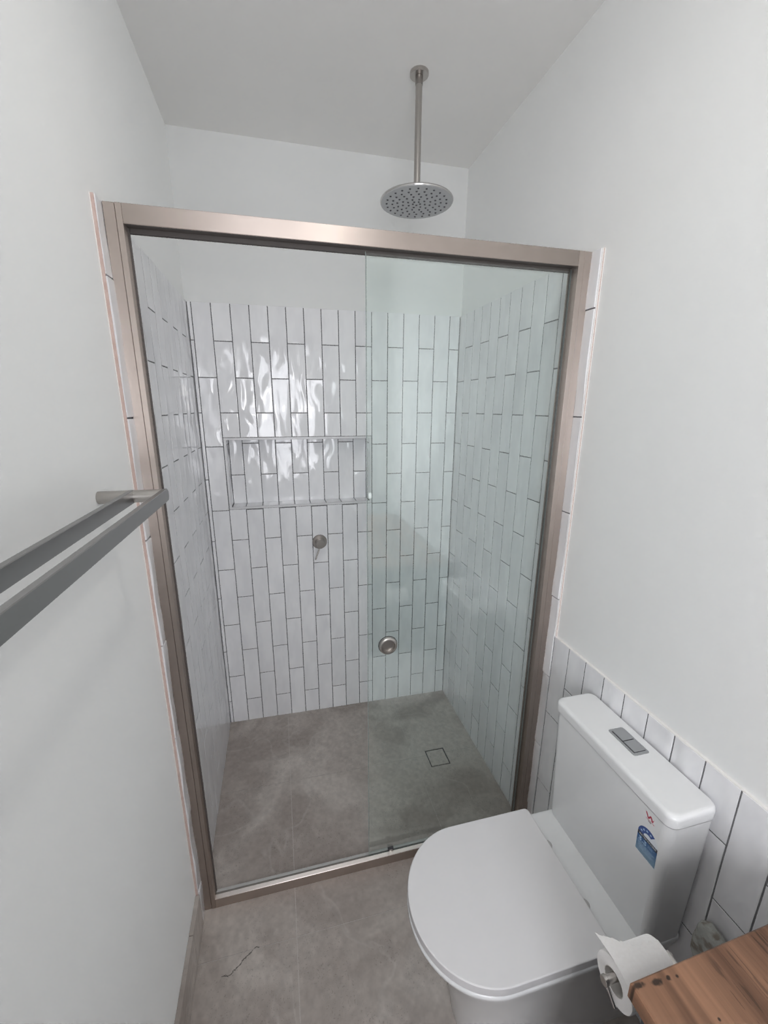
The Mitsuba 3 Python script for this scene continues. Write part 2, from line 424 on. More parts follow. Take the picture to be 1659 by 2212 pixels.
def lay(parent, cols, top, bottom, place, holes=(), name="tile", step=0.026, last=None, bsdf="mat_tile"):
    """cols: [(u0, u1, odd)] joint centre to joint centre; odd columns start with half a tile."""
    for u0, u1, odd in cols:
        zs, z = [top], top - PV * (0.5 if odd else 1)
        while z > bottom + 0.012:
            zs.append(z)
            z -= PV
        zs.append(bottom)
        for a, b in zip(zs[:-1], zs[1:]):
            spans = [(b, a)]
            for hu0, hu1, hv0, hv1 in holes:
                if u0 + 0.02 < hu1 and u1 - 0.02 > hu0:
                    nxt = []
                    for lo, hi in spans:
                        if lo < hv0: nxt.append((lo, min(hi, hv0)))
                        if hi > hv1: nxt.append((max(lo, hv1), hi))
                    spans = [s for s in nxt if s[1] - s[0] > 0.006]
            for lo, hi in spans:
                m, uv = tile_mesh(u0 + G, u1 - (0 if u1 == last else G), lo + (G if lo > bottom + 1e-6 else 0.001), hi - (G if hi < top - 1e-6 else 0), place, step, wave=2.3 if u0 == last else 1.0)
                obj(f"{parent}__{name}", m, "mat_tile_plain" if u0 == last else bsdf, True, uv=uv)


on_back = lambda u, v, w: (u, D - w, v)
on_left = lambda u, v, w: (w, u, v)
on_right = lambda u, v, w: (W - w, u, v)
# back wall
cols = [(0.001, X0, True)] + [(X0 + i * PH, X0 + (i + 1) * PH, i % 2 == 1) for i in range(15)] + [(X0 + 15 * PH, W - 0.001, True)]
BOT = -0.008
lay("wall_back", cols, H, BOT, on_back, holes=[(NX0 - 0.0005, NX1 + 0.0005, NZ0, NZ1)])
obj("wall_back__grout", cat(bx(0.0, NX0, D + 0.0017, YB, BOT, H - 0.001), bx(NX1, W, D + 0.0017, YB, BOT, H - 0.001), bx(NX0, NX1, D + 0.0017, YB, BOT, NZ0), bx(NX0, NX1, D + 0.0017, YB, NZ1, H - 0.001)), "mat_grout")
# left wall
ly = [D - 0.001] + [0.8262 - i * PH for i in range(11)] + [EDGE]
lcols = [(ly[i + 1], ly[i], i % 2 == 1) for i in range(len(ly) - 1)]
lay("wall_left", lcols, H, BOT, on_left, last=EDGE, bsdf="mat_tile_side")
obj("wall_left__grout", cat(bx(-TT, -0.0017, 0.004, D, BOT, H - 0.001), bx(-TT, -0.0050, EDGE + 0.004, 0.004, BOT, H - 0.001)), "mat_grout")
obj("wall_left__tile_edge", bx(-0.0088, -0.0022, EDGE - 0.0015, EDGE + 0.003, 0.0, H), "mat_biscuit")
obj("wall_left__caulk", bx(-TT - 0.0005, -0.0080, EDGE - 0.0022, EDGE - 0.0008, 0.13, H + 0.001), "mat_caulk")
labels["wall_left__tile_edge"] = {"label": "pinkish raw clay edge of the tiling"}
# right wall: full height, then the low dado
ry = [D - 0.001] + [D - 0.0754 - i * PH for i in range(11)] + [EDGE]
rcols = [(ry[i + 1], ry[i], i % 2 == 1) for i in range(len(ry) - 1)]
lay("wall_right", rcols, H, BOT, on_right, last=EDGE, bsdf="mat_tile_side")
dcols = [(EDGE - (i + 1) * PH, EDGE - i * PH, i % 2 == 1) for i in range(14)]
lay("wall_right", dcols, DADO, 0.002, on_right)
obj("wall_right__grout", cat(bx(W + 0.0017, W + TT, 0.004, D, BOT, H - 0.001), bx(W + 0.0050, W + TT, EDGE + 0.004, 0.004, BOT, H - 0.001), bx(W + 0.0017, W + TT, EDGE - 14 * PH, EDGE + 0.001, 0, DADO - 0.001)), "mat_grout")
obj("wall_right__tile_edge", bx(W + 0.0050, W + 0.0075, EDGE - 0.0015, EDGE + 0.003, DADO, H), "mat_biscuit")
obj("wall_right__caulk", cat(bx(W + 0.0074, W + TT + 0.0005, EDGE - 0.0022, EDGE - 0.0008, DADO, H + 0.001), bx(W + 0.0020, W + 0.0051, EDGE - 0.0014, EDGE + 0.002, DADO, H), bx(W + 0.0015, W + TT + 0.0005, EDGE - 14 * PH, EDGE, DADO - 0.0006, DADO + 0.0012)), "mat_caulk")
labels["wall_right__tile_edge"] = {"label": "pinkish raw clay edge of the tiling"}
# niche: tiled back and ledge, metal trim
ny = D + NY
nj = [NX0 + 0.012] + [0.1715 + i * PH for i in range(8)] + [NX1 - 0.010]
on_niche = lambda u, v, w: (u, ny - w, v)
for i, (u0, u1) in enumerate(zip(nj[:-1], nj[1:])):
    cuts = [NZ1 - 0.004, 1.5100, NZ0 + 0.006] if i % 2 else [NZ1 - 0.004, 1.357, NZ0 + 0.006]
    for a, b in zip(cuts[:-1], cuts[1:]):
        m, uv = tile_mesh(u0 + G, u1 - G, b + G, a - G, on_niche)
        obj("wall_back__niche_tile", m, "mat_tile", True, uv=uv)
on_ledge = lambda u, v, w: (u, v, NZ0 + 0.010 + w)
for u0, u1 in zip(nj[:-1], nj[1:]):
    m, uv = tile_mesh(u0 + G, u1 - G, D + 0.005, ny - 0.001, on_ledge)
    obj("wall_back__niche_tile", m, "mat_tile", True, uv=uv)
for x, s in ((NX0 + 0.011, 1), (NX1 - 0.010, -1)):
    for a, b in ((NZ1 - 0.004, 1.51), (1.51, NZ0 + 0.012)):
        m, uv = tile_mesh(D + 0.005, ny - 0.001, b + G, a - G, lambda u, v, w, x=x, s=s: (x + s * w, u, v))
        obj("wall_back__niche_tile", m, "mat_tile", True, uv=uv)
m, uv = tile_mesh(NX0 + 0.012, NX1 - 0.012, D + 0.005, ny - 0.001, lambda u, v, w: (u, v, NZ1 - 0.010 - w))
obj("wall_back__niche_tile", m, "mat_tile", True, uv=uv)
obj("wall_back__niche_grout", cat(bx(NX0, NX1, ny + 0.0017, ny + 0.009, NZ0, NZ1), bx(NX0, NX1, D + 0.004, ny + 0.004, NZ0 + 0.0002, NZ0 + 0.0066), bx(NX0, NX0 + 0.0078, D + 0.004, ny + 0.004, NZ0, NZ1),
                                  bx(NX1 - 0.0068, NX1, D + 0.004, ny + 0.004, NZ0, NZ1), bx(NX0, NX1, D + 0.004, ny + 0.004, NZ1 - 0.0066, NZ1)), "mat_grout")
tr = 0.011
obj("wall_back__niche_trim", cat(rbox(NX0, NX1, D - 0.0022, D + 0.006, NZ1 - tr, NZ1, 0.0008), rbox(NX0, NX1, D - 0.0022, D + 0.006, NZ0, NZ0 + tr, 0.0008),
                                 rbox(NX0, NX0 + tr, D - 0.0022, D + 0.006, NZ0, NZ1, 0.0008), rbox(NX1 - tr, NX1, D - 0.0022, D + 0.006, NZ0, NZ1, 0.0008)), "mat_trim")
labels["wall_back__niche_trim"] = {"label": "satin metal trim around the recessed niche"}

# ------------------------------------------------------------------ floor tiles, drain, skirting
JX, JYs = [0.3065, 0.9065], [0.4530, -0.1495]
DX0, DX1, DY0, DY1 = 0.972, 1.072, 0.381, 0.483
drain_hole = sbox(DX0, DY0, DX1, DY1)
fall = lambda x, y: 0.0085 - 0.0150 * x / W          # the shower floor falls to the drain side
xs = [0.0 - TT + 0.001] + JX + [W + TT - 0.001]
ysh = [0.0475, JYs[0], D + 0.004]
yout = [REAR + 0.001, -1.95, -1.3495, -0.7495, JYs[1], 0.0475]


def floor_tile(x0, x1, y0, y1, slope):
    p = sbox(x0 + 0.0011, y0 + 0.0011, x1 - 0.0011, y1 - 0.0011).difference(drain_hole.buffer(0.0005, join_style=2))
    m = extrude(p, 0.011)
    m.apply_translation([0, 0, -0.011])
    if slope:
        v = np.array(m.vertices)
        v[:, 2] += np.where(v[:, 2] > -0.005, fall(v[:, 0], v[:, 1]), 0)
        m.vertices = v
    obj("floor__tile", m, "mat_floor")


for i in range(3):
    for j in range(2):
        floor_tile(xs[i], xs[i + 1], ysh[j], ysh[j + 1], True)
    for j in range(len(yout) - 1):
        floor_tile(xs[i], xs[i + 1], yout[j], yout[j + 1], False)
gp = extrude(sbox(0.0, 0.0475, W, D).difference(drain_hole), 0.008)
gv = np.array(gp.vertices)
gv[:, 2] = np.where(gv[:, 2] > 0.004, -0.0008 + fall(gv[:, 0], gv[:, 1]), -0.0185)
gp.vertices = gv
obj("floor__grout", cat(bx(0.0, W, REAR + 0.001, 0.0474, -0.0185, -0.0008), gp), "mat_floor_joint")
zd = fall(1.02, 0.43)
slot = drain_hole.buffer(-0.0002, join_style=2).difference(drain_hole.buffer(-0.0055, join_style=2))
key = obj("floor_drain", extrude(slot, 0.006).apply_translation([0, 0, zd - 0.0095]), "mat_rubber_and_shade")
tag("floor_drain", "square tile-insert drain with dark slot in the shower floor", "drain")
obj("floor_drain__rim", extrude(drain_hole.difference(drain_hole.buffer(-0.0013, join_style=2)), 0.009).apply_translation([0, 0, zd - 0.0094]), "mat_steel_dark")
obj("floor_drain__tile_insert", extrude(drain_hole.buffer(-0.0058, join_style=2), 0.009).apply_translation([0, 0, zd - 0.0094]), "mat_floor")
SK = 0.132
for i, (a, b) in enumerate(((EDGE - 0.0015, -0.1495), (-0.1495, -0.7495), (-0.7495, -1.3495), (-1.3495, REAR))):
    key = obj("baseboard_left" if i == 0 else "baseboard_left__tile", rbox(-TT, 0.0035, b + 0.001, a - 0.001, 0.0, SK, 0.0012), "mat_skirting")
tag("baseboard_left", "low brown-grey stone-look tile skirting along the white wall under the towel rail", kind="structure")

# ------------------------------------------------------------------ shower screen: frame with a fixed pane, sliding door
FT = 2.1102
jl, jr, il, ir = 0.0250, W - 0.0250, 0.0375, W - 0.0425
key = brushed("shower_screen__header", cat(rbox(il, ir, 0.0, 0.004, 2.0705, FT, 0.0009), rbox(il, ir, 0.003, 0.047, 2.100, FT, 0.0009), rbox(il, ir, 0.044, 0.048, 2.0705, FT, 0.0009)), "x")
tag("shower_screen", "brushed nickel framed glass shower screen standing across the tiled shower, sliding door open", "shower screen")
obj("shower_screen__header_track_and_shade", cat(bx(il, ir, 0.0035, 0.044, 2.0730, 2.100), bx(il, ir, 0.0335, 0.0375, 2.0640, 2.0732), bx(il, ir, 0.0425, 0.046, 2.0640, 2.0732)), "mat_track_and_shade")  # dark box fills the hollow header, its shade put into the colour
labels["shower_screen__header_track_and_shade"] = {"label": "track strips and a dark fill that paints the shade in the hollow header"}
for x0, x1 in ((0.0005, jl - 0.0008), (jr + 0.0008, W - 0.0005)):
    brushed("shower_screen__wall_channel", rbox(x0, x1, 0.0012, 0.044, 0.0, FT, 0.001), "z")
for x0, x1 in ((jl, il), (ir, jr)):
    brushed("shower_screen__jamb", cat(rbox(x0, x1, 0.0, 0.022, 0.0, FT, 0.0006), bx(x0, x1, 0.022, 0.046, 0.0, FT)), "z")
obj("shower_screen__jamb_seal", bx(il, il + 0.004, 0.026, 0.031, 0.04, 2.0705), "mat_track_and_shade")
obj("shower_screen__jamb_seal", bx(ir - 0.004, ir, 0.030, 0.036, 0.04, 2.0705), "mat_track_and_shade")
brushed("shower_screen__sill", rbox(il, ir, 0.0, 0.0145, 0.0, 0.0395, 0.0008), "x", "mat_nickel_dull")
brushed("shower_screen__sill_cap", rbox(il, ir, 0.0002, 0.0143, 0.0390, 0.0415, 0.0005), "x", "mat_sill_cap")
labels["shower_screen__sill_cap"] = {"label": "bright metal top of the sill"}
obj("shower_screen__sill_channel", cat(bx(il, ir, 0.0145, 0.046, 0.0, 0.020), bx(il, ir, 0.029, 0.033, 0.020, 0.030)), "mat_seal")
brushed("shower_screen__sill_foot", bx(jl, jr, 0.0008, 0.0135, 0.0, 0.012), "x")


def sheet(key, x0, x1, y, z0, z1):
    v = np.array([[x0, y, z0], [x1, y, z0], [x1, y, z1], [x0, y, z1]])
    scene[key] = mikit.ply(trimesh.Trimesh(v, np.array([[0, 1, 2], [0, 2, 3]]), process=False), "mat_glass")


FYP, SYP = 0.040, 0.023
GX0, GX1 = 0.5900, W - 0.0420
sheet("shower_screen__fixed_pane", GX0, GX1, FYP, 0.020, 2.0705)
obj("shower_screen__glass_edge", bx(GX0 - 0.0006, GX0, FYP - 0.003, FYP + 0.003, 0.022, 2.0705), "mat_glass_edge")
SX0, SX1 = 0.5855, 1.1915
sheet("shower_screen__door__pane", SX0, SX1, SYP, 0.030, 2.0655)
labels["shower_screen__door"] = {"label": "frameless sliding glass door pushed open to the right, with a round steel finger pull"}
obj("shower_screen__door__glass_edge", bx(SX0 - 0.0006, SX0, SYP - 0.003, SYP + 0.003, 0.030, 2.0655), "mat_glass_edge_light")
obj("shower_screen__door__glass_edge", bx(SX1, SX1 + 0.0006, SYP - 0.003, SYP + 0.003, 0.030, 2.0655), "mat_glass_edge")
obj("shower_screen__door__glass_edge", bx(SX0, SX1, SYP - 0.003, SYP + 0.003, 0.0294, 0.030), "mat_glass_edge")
KX, KZ = 0.6525, 0.9265
obj("shower_screen__door__finger_pull", lathe([(0.0215, 0.0), (0.0215, 0.010), (0.0225, 0.0118), (0.0255, 0.0122), (0.0295, 0.0095), (0.0308, 0.006), (0.0308, 0.0)], (KX, SYP - 0.0005, KZ), (KX, SYP - 1, KZ), 64), "mat_steel", 35)
obj("shower_screen__door__finger_pull_cup", lathe([(0, 0.0016), (0.0205, 0.0016), (0.0216, 0.003), (0.0216, 0.0), (0, 0.0)], (KX, SYP - 0.0003, KZ), (KX, SYP - 1, KZ), 64), "mat_steel_dark", 30)
obj("shower_screen__door__finger_pull_gasket", lathe([(0.0215, 0), (0.0322, 0), (0.0322, 0.0016), (0.0215, 0.0016)], (KX, SYP - 0.0002, KZ), (KX, SYP - 1, KZ), 64), "mat_rubber_and_shade", 30)
obj("shower_screen__door__finger_pull_back", lathe([(0, 0.004), (0.026, 0.004), (0.0305, 0.001), (0.0305, 0.0)], (KX, SYP + 0.0005, KZ), (KX, SYP + 1, KZ), 64), "mat_steel_dark", 30)
obj("shower_screen__door__guide", rbox(0.659, 0.680, SYP - 0.0085, SYP - 0.0005, 0.0305, 0.0535, 0.001), "mat_rubber_and_shade")
obj("shower_screen__door__guide_screw", lathe([(0, 0.003), (0.0045, 0.0028), (0.0075, 0.001), (0.0075, 0)], (0.6705, SYP - 0.0084, 0.0425), (0.6705, SYP - 1, 0.0425), 32), "mat_chrome", 35)
obj("shower_screen__pale_nub", lathe([(0, 0), (0.0055, 0), (0.006, 0.002), (0.006, 0.014), (0.004, 0.017), (0, 0.0175)], (GX0 + 0.008, FYP + 0.0015, 1.418), (GX0 + 0.008, FYP + 0.0015, 2), 24), "mat_pale_nub", 35)  # small whitish nub at the edge of the fixed pane
labels["shower_screen__pale_nub"] = {"label": "small whitish nub at the glass edge"}

# ------------------------------------------------------------------ rain shower
RX, RY, RZ = 0.852, 0.4365, 2.362
obj("rain_shower__rose", lathe([(0, 0), (0.030, 0), (0.030, 0.009), (0.0285, 0.0105), (0, 0.0105)], (RX, RY, CEIL), (RX, RY, 0), 64), "mat_steel", 30)
tag("rain_shower", "round brushed steel rain shower head on a straight arm hanging from the ceiling", "shower head")
obj("rain_shower__collar", rod((RX, RY, CEIL - 0.0105), (RX, RY, CEIL - 0.034), 0.0122), "mat_steel_dark", 30)
obj("rain_shower__arm", rod((RX, RY, CEIL - 0.033), (RX, RY, RZ + 0.022), 0.0108), "mat_steel", 30)
obj("rain_shower__ball_joint", lathe([(0.007, 0.0), (0.0105, 0.004), (0.0105, 0.010), (0.007, 0.020)], (RX, RY, RZ + 0.006), (RX, RY, 3), 32), "mat_chrome", 35)
obj("rain_shower__head", lathe([(0, 0.009), (0.118, 0.009), (0.1245, 0.0075), (0.1255, 0.004), (0.1245, 0.001), (0.121, 0.0), (0.119, 0.0008), (0, 0.0008)], (RX, RY, RZ), (RX, RY, 3), 96), "mat_chrome", 30)
obj("rain_shower__spray_plate", lathe([(0, 0), (0.1222, 0), (0.1222, 0.001), (0, 0.001)], (RX, RY, RZ - 0.0003), (RX, RY, 3), 96), "mat_head_face", 30)
nz = []
for r, n in ((0.013, 5), (0.030, 8), (0.048, 12), (0.066, 16), (0.083, 20), (0.103, 24)):
    for k in range(n):
        a = 2 * PI * (k + 0.5 * (n % 3)) / n
        c = (RX + r * math.cos(a), RY + r * math.sin(a), RZ)
        nz.append(lathe([(0, 0.0022), (0.0026, 0.0020), (0.0036, 0.0004), (0.0040, -0.0003)], c, (c[0], c[1], 0), 10))
obj("rain_shower__nozzles", cat(*nz), "mat_rubber_and_shade", 35)
labels["rain_shower__nozzles"] = {"label": "rings of small dark rubber spray nozzles", "kind": "stuff"}

# ------------------------------------------------------------------ mixer
MX, MZ = 0.5195, 1.0125
obj("shower_mixer__plate", lathe([(0, 0), (0.0375, 0), (0.0375, 0.005), (0.0355, 0.007), (0, 0.007)], (MX, D - 0.0006, MZ), (MX, -9, MZ), 64), "mat_steel_dark", 30)
tag("shower_mixer", "small round brushed metal shower mixer with a pin lever on the tiled wall", "shower mixer")
obj("shower_mixer__body", lathe([(0.0, 0), (0.0235, 0), (0.0235, 0.018), (0.022, 0.0195), (0.0215, 0.0195), (0.0215, 0.0225), (0.0235, 0.0225), (0.0235, 0.040), (0.0215, 0.0425), (0, 0.0428)], (MX, D - 0.007, MZ), (MX, -9, MZ), 64), "mat_steel_dark", 30)
obj("shower_mixer__lever", rod((MX - 0.004, D - 0.040, MZ - 0.021), (MX - 0.0285, D - 0.052, MZ - 0.079), 0.0036), "mat_steel_dark", 30)

# ------------------------------------------------------------------ double towel rail
PYR, PZR = -0.245, 1.508
obj("towel_rail__post", rod((-TT, PYR, PZR), (0.107, PYR, PZR), 0.0125), "mat_steel", 30)
tag("towel_rail", "double brushed steel towel rail with two flat bars on the left white wall", "towel rail")


def bar(x0, x1, y0):
    p = rrect(y0, PYR + 0.0125, PZR - 0.0125, PZR + 0.0125, 0.0105, 8)
    rings = [np.column_stack([np.full(len(p), x), c + (p - c) * s]) for x, s, c in
             ((x0, 0.999, p.mean(0)), (x0 + 0.0008, 1, p.mean(0)), (x1 - 0.0012, 1, p.mean(0)), (x1, 1, p.mean(0)))]
    lo, hi = p.copy(), p.copy()
    q = rrect(y0 + 0.001, PYR + 0.0125 - 0.001, PZR - 0.0115, PZR + 0.0115, 0.0095, 8)
    rings = [np.column_stack([np.full(len(p), x), pp]) for x, pp in ((x0, q), (x0 + 0.001, p), (x1 - 0.001, p), (x1, q))]
    return loft(rings)


obj("towel_rail__bar", bar(0.1055, 0.1155, -0.91), "mat_rail", 30)
obj("towel_rail__bar", bar(0.0450, 0.0550, -0.91), "mat_rail", 30)
obj("towel_rail__post", rod((-TT, -0.885, PZR), (0.107, -0.885, PZR), 0.0125), "mat_steel", 30)

# ------------------------------------------------------------------ toilet
YC = -0.438


def pan_ring(xf, hw, xs_, xb, z, n=40, e=2.0, rb=0.012, nb=5):
    """D shape: straight back at xb, straight sides to xs_, rounded front to xf (towards -x)."""
    p = []
    for i in range(n + 1):
        a = -PI / 2 + PI * i / n
        s, c = math.sin(a), math.cos(a)
        p.append((xs_ - (xs_ - xf) * abs(c) ** (2 / e), YC + hw * math.copysign(abs(s) ** (2 / e), s)))
    for i in range(1, 9):
        p.append((xs_ + (xb - rb - xs_) * i / 9, YC + hw))
    for i in range(nb + 1):
        a = PI / 2 * (1 - i / nb)
        p.append((xb - rb + rb * math.cos(a), YC + hw - rb + rb * math.sin(a)))
    for i in range(nb + 1):
        a = -PI / 2 * i / nb
        p.append((xb - rb + rb * math.cos(a), YC - hw + rb + rb * math.sin(a)))
    for i in range(1, 9):
        p.append((xb - rb + (xs_ - xb + rb) * i / 9, YC - hw))
    return at_z(np.array(p), z)


XB = W - 0.0030
pan = [pan_ring(0.735, 0.118, 0.86, XB, 0.0), pan_ring(0.733, 0.119, 0.86, XB, 0.004), pan_ring(0.726, 0.122, 0.855, XB, 0.06), pan_ring(0.712, 0.129, 0.845, XB, 0.14), pan_ring(0.690, 0.140, 0.83, XB, 0.22), pan_ring(0.660, 0.155, 0.81, XB, 0.30),
       pan_ring(0.629, 0.171, 0.795, XB, 0.36), pan_ring(0.607, 0.1815, 0.785, XB, 0.395), pan_ring(0.5985, 0.1850, 0.782, XB, 0.408), pan_ring(0.5955, 0.1866, 0.781, XB, 0.4150), pan_ring(0.5960, 0.1864, 0.781, XB, 0.4195), pan_ring(0.5985, 0.1848, 0.781, XB, 0.4230), pan_ring(0.6040, 0.1810, 0.781, XB - 0.002, 0.4245), pan_ring(0.612, 0.1760, 0.781, XB - 0.006, 0.4248)]
obj("toilet__pan", loft(pan), "mat_ceramic", 40)
tag("toilet", "white back-to-wall ceramic toilet with closed D-shaped lid and square cistern", "toilet")
SB = 1.0420
seat = [pan_ring(0.6050, 0.1790, 0.781, SB - 0.004, 0.4250), pan_ring(0.6040, 0.1800, 0.781, SB - 0.003, 0.4260), pan_ring(0.6040, 0.1800, 0.781, SB - 0.003, 0.4290)]
obj("toilet__seat", loft(seat), "mat_lid", 40)
lid = [pan_ring(0.6000, 0.1835, 0.780, SB - 0.002, 0.4280), pan_ring(0.5972, 0.1860, 0.780, SB, 0.4290), pan_ring(0.5962, 0.1868, 0.780, SB, 0.4500), pan_ring(0.5968, 0.1863, 0.780, SB - 0.0005, 0.4516), pan_ring(0.5980, 0.1853, 0.780, SB - 0.0015, 0.4526), pan_ring(0.6005, 0.1830, 0.780, SB - 0.004, 0.4530)]
obj("toilet__lid", loft(lid), "mat_lid", 40)
for dy in (-0.078, 0.078):
    obj("toilet__hinge_cap", lathe([(0, 0.025), (0.0125, 0.0245), (0.014, 0.0225), (0.014, 0.0)], (SB - 0.0045, YC + dy - 0.005, 0.4240), (SB - 0.0045, YC + dy - 0.005, 1), 40), "mat_chrome", 35)
tb = [at_z(rrect(1.1265, XB, -0.6230, -0.2530, 0.018), 0.4235), at_z(rrect(1.1240, XB, -0.6250, -0.2510, 0.020), 0.45), at_z(rrect(1.1130, XB, -0.6310, -0.2450, 0.022), 0.70), at_z(rrect(1.1090, XB, -0.6330, -0.2430, 0.022), 0.8035), at_z(rrect(1.1110, XB, -0.6310, -0.2450, 0.026), 0.8045), at_z(rrect(1.1150, XB, -0.6270, -0.2490, 0.024), 0.8047), at_z(rrect(1.1150, XB, -0.6270, -0.2490, 0.024), 0.8075)]
obj("toilet__cistern", loft(tb), "mat_ceramic", 40)
LDX0, LDX1, LDY0, LDY1 = 1.1040, 1.2340, -0.6375, -0.2385
tl = [at_z(rrect(LDX0 + s, LDX1 - s * 0.6, LDY0 + s, LDY1 - s, 0.022 - s * 0.4), z) for s, z in ((0.0045, 0.8070), (0.0008, 0.8090), (0.0, 0.8120), (0.0, 0.8300), (0.0010, 0.8350), (0.0035, 0.8385), (0.0070, 0.8405), (0.0115, 0.8415))]
obj("toilet__cistern_lid", loft(tl), "mat_ceramic", 40)
ZT = 0.8415
obj("toilet__flush_plate", loft([at_z(rrect(1.1590 + s, 1.2065 - s, -0.4785 + s, -0.3885 - s, 0.006), z) for s, z in ((0, ZT - 0.002), (0, ZT + 0.0010), (0.0008, ZT + 0.0016))]), "mat_button", 30)
labels["toilet__flush_plate"] = {"label": "satin metal dual flush plate in the cistern lid"}
obj("toilet__flush_plate__gap_shade", bx(1.1650, 1.2010, -0.4710, -0.3960, ZT + 0.001, ZT + 0.0018), "mat_rubber_and_shade")  # dark plate paints the shade in the gaps round the buttons
obj("toilet__flush_plate__button", rbox(1.1669, 1.1996, -0.4320, -0.3972, ZT + 0.001, ZT + 0.0042, 0.0006), "mat_button")
obj("toilet__flush_plate__button", rbox(1.1669, 1.1996, -0.4696, -0.4342, ZT + 0.001, ZT + 0.0036, 0.0006), "mat_button")

# stickers on the cistern's front: flat print a hair proud of the glaze
scene["mat_print_red"] = plain((0.36, 0.035, 0.06), 0.5, 0.3)
scene["mat_print_blue"] = plain((0.045, 0.085, 0.26), 0.5, 0.3)
scene["mat_print_black"] = plain((0.018, 0.02, 0.03), 0.5, 0.3)
scene["mat_print_pale"] = plain((0.50, 0.66, 0.80), 0.5, 0.3)
scene["mat_print_white"] = plain((0.72, 0.75, 0.80), 0.5, 0.3)
LBY0, LBY1, LBZ0, LBZ1 = -0.5610, -0.6135, 0.6690, 0.7250      # y runs to the right as -y
SLOPE = lambda z: np.interp(z, [0.45, 0.70, 0.806], [1.1240, 1.1130, 1.1090])


def blue_fade(p, n, uv):
    t = mikit.smoothstep(LBZ0, LBZ0 + 0.045, p.z)
    c = mikit.mix((0.17, 0.27, 0.37), (0.025, 0.085, 0.22), t)
    return c * (0.92 + 0.2 * mikit.noise(p.y * 200, p.z * 700, 0.0))


scene["mat_print_fade"] = plain(mikit.proc(blue_fade), 0.5, 0.3)


def print_on(key, poly, bsdf, lift):
    """poly in (a, b): a metres to the right from the label's left edge, b height above its foot."""
    geoms = getattr(poly, "geoms", [poly])
    m = cat(*[extrude(g, 0.00012) for g in geoms])
    v = np.array(m.vertices)
    z = LBZ0 + v[:, 1]
    m2 = trimesh.Trimesh(np.column_stack([SLOPE(z) - lift - v[:, 2], LBY0 - v[:, 0], z]), np.array(m.faces), process=False)
    return obj(key, m2, bsdf)


def text_poly(s, h, a, b, bold=True):
    m = meshkit.text_mesh(s, h, 0.00012, bold)
    v = np.array(m.vertices)
    return v[:, 0] + a, v[:, 1] + b, v[:, 2], np.array(m.faces)


def print_text(key, s, h, a, b, bsdf, lift, bold=True, width=None):
    x, y, d, f = text_poly(s, h, 0, b, bold)
    if width: x = x * width / (x.max() - x.min())
    x = x + a
    z = LBZ0 + y
    m = trimesh.Trimesh(np.column_stack([SLOPE(z) - lift - d, LBY0 - x, z]), f, process=False)
    return obj(key, m, bsdf)


LW = LBY0 - LBY1
RH = 0.0460
print_on("toilet__rating_label", sbox(0, 0, LW, RH), "mat_print_fade", 0.00008)
labels["toilet__rating_label"] = {"label": "blue water rating sticker reading 3.3 with an arch of stars"}
print_on("toilet__rating_label__band", sbox(0, RH, LW, RH + 0.0095), "mat_print_black", 0.00008)
R0 = LW / 2
c0 = (R0, RH + 0.0095)
print_on("toilet__rating_label__backing", Point(c0).buffer(R0, 48).intersection(sbox(0, c0[1], LW, 1)), "mat_print_white", 0.00002)
arc = [(c0[0] + R0 * math.cos(math.radians(a)), c0[1] + R0 * math.sin(math.radians(a))) for a in np.linspace(180, 52, 40)] + [(c0[0] + 0.0115 * math.cos(math.radians(a)), c0[1] + 0.0115 * math.sin(math.radians(a))) for a in np.linspace(52, 180, 30)]
print_on("toilet__rating_label__arch", Polygon(arc), "mat_print_blue", 0.00016)


def star(cx, cy, r):
    return Polygon([(cx + (r if k % 2 == 0 else r * 0.42) * math.sin(k * PI / 5), cy + (r if k % 2 == 0 else r * 0.42) * math.cos(k * PI / 5)) for k in range(10)])


for a in (158, 130, 102, 72):
    print_on("toilet__rating_label__star", star(c0[0] + 0.0188 * math.cos(math.radians(a)), c0[1] + 0.0188 * math.sin(math.radians(a)), 0.0036), "mat_print_pale", 0.0003)
print_text("toilet__rating_label__lettering", "WATER RATING", 0.0042, 0.0035, RH + 0.0027, "mat_print_white", 0.00022, True, LW - 0.007)
print_text("toilet__rating_label__figures", "3.3", 0.0105, 0.0035, RH - 0.0135, "mat_print_pale", 0.00022, True)
from shapely.ops import unary_union
lines = unary_union([sbox(0.003 + 0.001 * k, RH - 0.0185 - 0.0032 * k, LW - 0.004 - 0.004 * (k % 3), RH - 0.0178 - 0.0032 * k) for k in range(6)] + [sbox(0.029, RH - 0.006, LW - 0.005, RH - 0.0053), sbox(0.029, RH - 0.0095, LW - 0.011, RH - 0.0088)])
print_on("toilet__rating_label__fine_print", lines, "mat_print_pale", 0.00022)
# red W-shaped approval mark
wa, wb = 0.0105, 0.1095 - 0.0
wm = Polygon([(0.0, 0.0135), (0.0034, 0.0135), (0.0090, 0.0042), (0.0128, 0.0115), (0.0160, 0.0115), (0.0205, 0.0040), (0.0225, 0.0098), (0.0280, 0.0098), (0.0280, 0.0140), (0.0243, 0.0140), (0.0210, 0.0), (0.0180, 0.0), (0.0142, 0.0072), (0.0106, 0.0), (0.0078, 0.0)])
wm = affinity.translate(wm.buffer(0), wa, wb)
print_on("toilet__approval_mark", wm, "mat_print_red", 0.00008)
labels["toilet__approval_mark"] = {"label": "small red W mark printed on the cistern front"}
print_on("toilet__approval_mark__underline", sbox(wa + 0.003, wb - 0.0034, wa + 0.0255, wb - 0.0022), "mat_print_red", 0.00008)
print_on("toilet__approval_mark__fine_print", unary_union([sbox(wa + 0.009, wb - 0.0058, wa + 0.0175, wb - 0.0050), sbox(wa + 0.010, wb - 0.0074, wa + 0.0165, wb - 0.0066)]), "mat_print_black", 0.00006)

